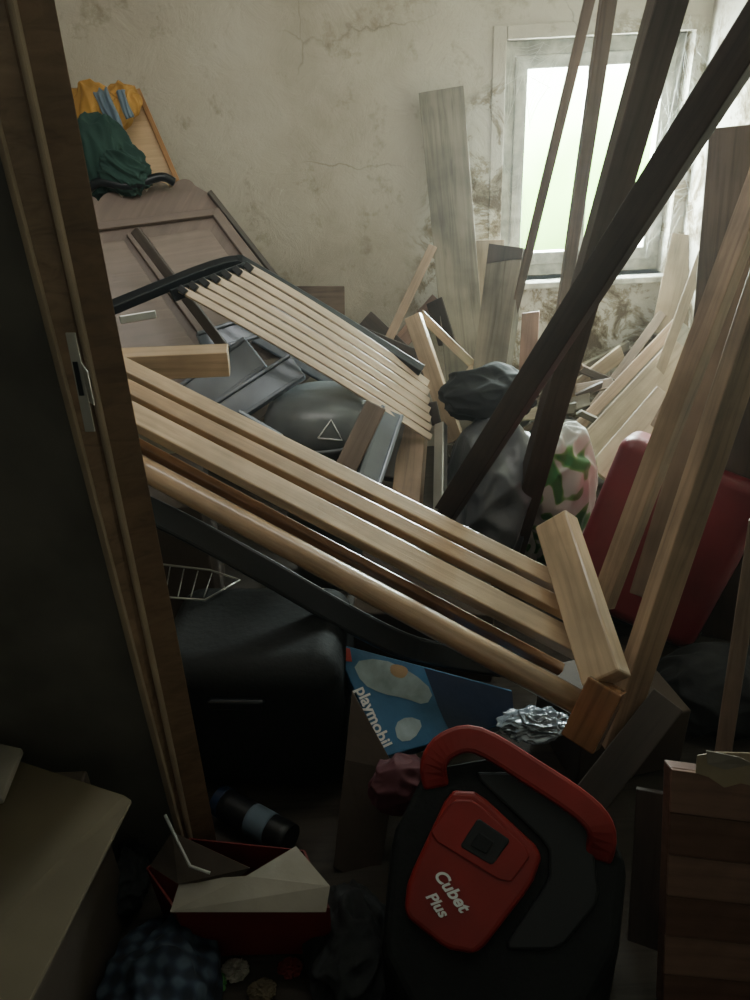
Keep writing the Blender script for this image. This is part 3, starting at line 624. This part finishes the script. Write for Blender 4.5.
# ---------------- striped wood board ----------------
ca,cb_=at(671,768,.92),at(800,785,.92)
cd=atz(662,1010,.012); cc=cd+V((cb_-ca))
ch=thing('striped_board',(cd+cc)/2,'reddish brown wooden board with horizontal bands at the lower right','board')
slab('backing',[ca,cb_,cc,cd],.03,'pinkd',ch,bev=.004)
nn=(cb_-ca).cross(cd-ca).normalized(); nn=nn if nn.dot(C0-ca)>0 else -nn
for k in range(6):
    f0=k/6+.002; f1=(k+1)/6-.002
    e0=ca.lerp(cd,f0); e1=ca.lerp(cd,f1); g0=cb_.lerp(cc,f0); g1=cb_.lerp(cc,f1)
    slab('band',[e0+nn*.004,g0+nn*.004,g1+nn*.004,e1+nn*.004],.006,'pinkw' if k%2==0 else 'pinkd',ch,bev=.001)
def cp(x,y,l): return onp(x,y,ca,nn)+nn*l
tt=thing('torn_tape',cp(720,770,.01),'crumpled pale torn tape over the top edge of the striped board','tape')
slab('strip',[cp(694,752,.012),cp(712,746,.02),cp(760,750,.012),cp(760,786,.008),cp(738,780,.01),cp(722,785,.008),cp(706,774,.01),cp(693,770,.009)],.002,'tape',tt,bev=0)
slab('strip',[cp(700,744,.022),cp(730,748,.03),cp(748,758,.02),cp(720,764,.018),cp(702,758,.02)],.002,'paper',tt,bev=0)
def web(hub,ends,label,rings=(.18,.28,.38,.48,.58,.68,.78,.88,.96),r=.0009):
    bm=bmesh.new()
    def strand(p,q,r):
        d=(q-p).normalized(); s=d.orthogonal().normalized(); t=d.cross(s)
        A_=[bm.verts.new(p-hub+s*cos(2*pi*k/4)*r+t*sin(2*pi*k/4)*r) for k in range(4)]; B_=[bm.verts.new(q-hub+s*cos(2*pi*k/4)*r+t*sin(2*pi*k/4)*r) for k in range(4)]
        for k in range(4): bm.faces.new((A_[k],A_[(k+1)%4],B_[(k+1)%4],B_[k]))
    for e in ends: strand(hub,e,r)
    for f in rings:
        for a,b_ in zip(ends,ends[1:]):
            if random.random()<.8:
                p=hub.lerp(a,f+random.uniform(-.08,.04)); q=hub.lerp(b_,f+random.uniform(-.08,.04)); mdp=(p+q)/2; mdp=mdp.lerp(hub,.08)+V((0,0,-.004))
                strand(p,mdp,r*.7); strand(mdp,q,r*.7)
    tag(mk('cobweb',bm,'web',None,Matrix.Translation(hub)),label,'cobweb')
web(V((1.32,3.46,1.46)),[V((1.15,3.485,1.77)),V((1.25,3.485,1.80)),V((1.36,3.48,1.83)),V((1.44,3.42,1.65)),V((1.45,3.3,1.40)),V((1.44,3.35,1.1)),V((1.39,3.45,.95)),V((1.3,3.485,.9)),V((1.2,3.49,1.15)),V((1.18,3.49,1.45))],'dusty cobweb across the right corner of the window')
web(V((.70,3.57,1.0)),[V((.64,3.55,1.35)),V((.72,3.58,1.3)),V((.80,3.58,1.05)),V((.82,3.58,.88)),V((.72,3.56,.83)),V((.64,3.55,.86))],'dusty cobweb at the lower left corner of the window')
web(V((.72,3.57,1.66)),[V((.64,3.55,1.45)),V((.64,3.55,1.62)),V((.66,3.56,1.77)),V((.80,3.57,1.77)),V((.92,3.57,1.76)),V((.84,3.58,1.6)),V((.76,3.58,1.45))],'dusty cobweb at the upper left corner of the window')
# ---------------- light ----------------
w=bpy.data.worlds.new('World'); SC.world=w; w.use_nodes=True; wn=w.node_tree; wn.nodes['Background'].inputs[0].default_value=(.85,1,.85,1); wn.nodes['Background'].inputs[1].default_value=3
vs_=wn.nodes.new('ShaderNodeVolumeScatter'); vs_.inputs['Density'].default_value=.004; vs_.inputs['Anisotropy'].default_value=.7
wn.links.new(vs_.outputs[0],wn.nodes['World Output'].inputs['Volume'])
def area(nm_,loc,tgt,sx,sy,e,c):
    l=bpy.data.lights.new(nm_,'AREA'); l.shape='RECTANGLE'; l.size=sx; l.size_y=sy; l.energy=e; l.color=c
    o=bpy.data.objects.new(nm_,l); COL.objects.link(o); o.location=loc; o.rotation_euler=(V(tgt)-V(loc)).to_track_quat('-Z','Y').to_euler(); return o
area('window_daylight',(1.0,3.79,1.3),(1.0,0,1.3),.74,.96,430,(.88,.96,1))
area('room_fill',(-.2,1.75,2.38),(.0,3.3,1.0),1.6,.5,17,(1,.95,.87))  # added fill under the ceiling to brighten the back wall, no actual fitting
area('hall_fill',(0,-.9,2.3),(.1,1.4,.6),.8,.8,1.0,(1,.94,.88))  # added weak fill behind the camera to lift the foreground
cam=bpy.data.cameras.new('Camera'); co=bpy.data.objects.new('Camera',cam); COL.objects.link(co)
cm=Matrix((R,U,-F)).transposed().to_4x4(); cm.translation=C0; co.matrix_world=cm
cam.sensor_fit='VERTICAL'; cam.sensor_height=36; cam.lens=36*FL/1000; cam.clip_start=.02
SC.camera=co
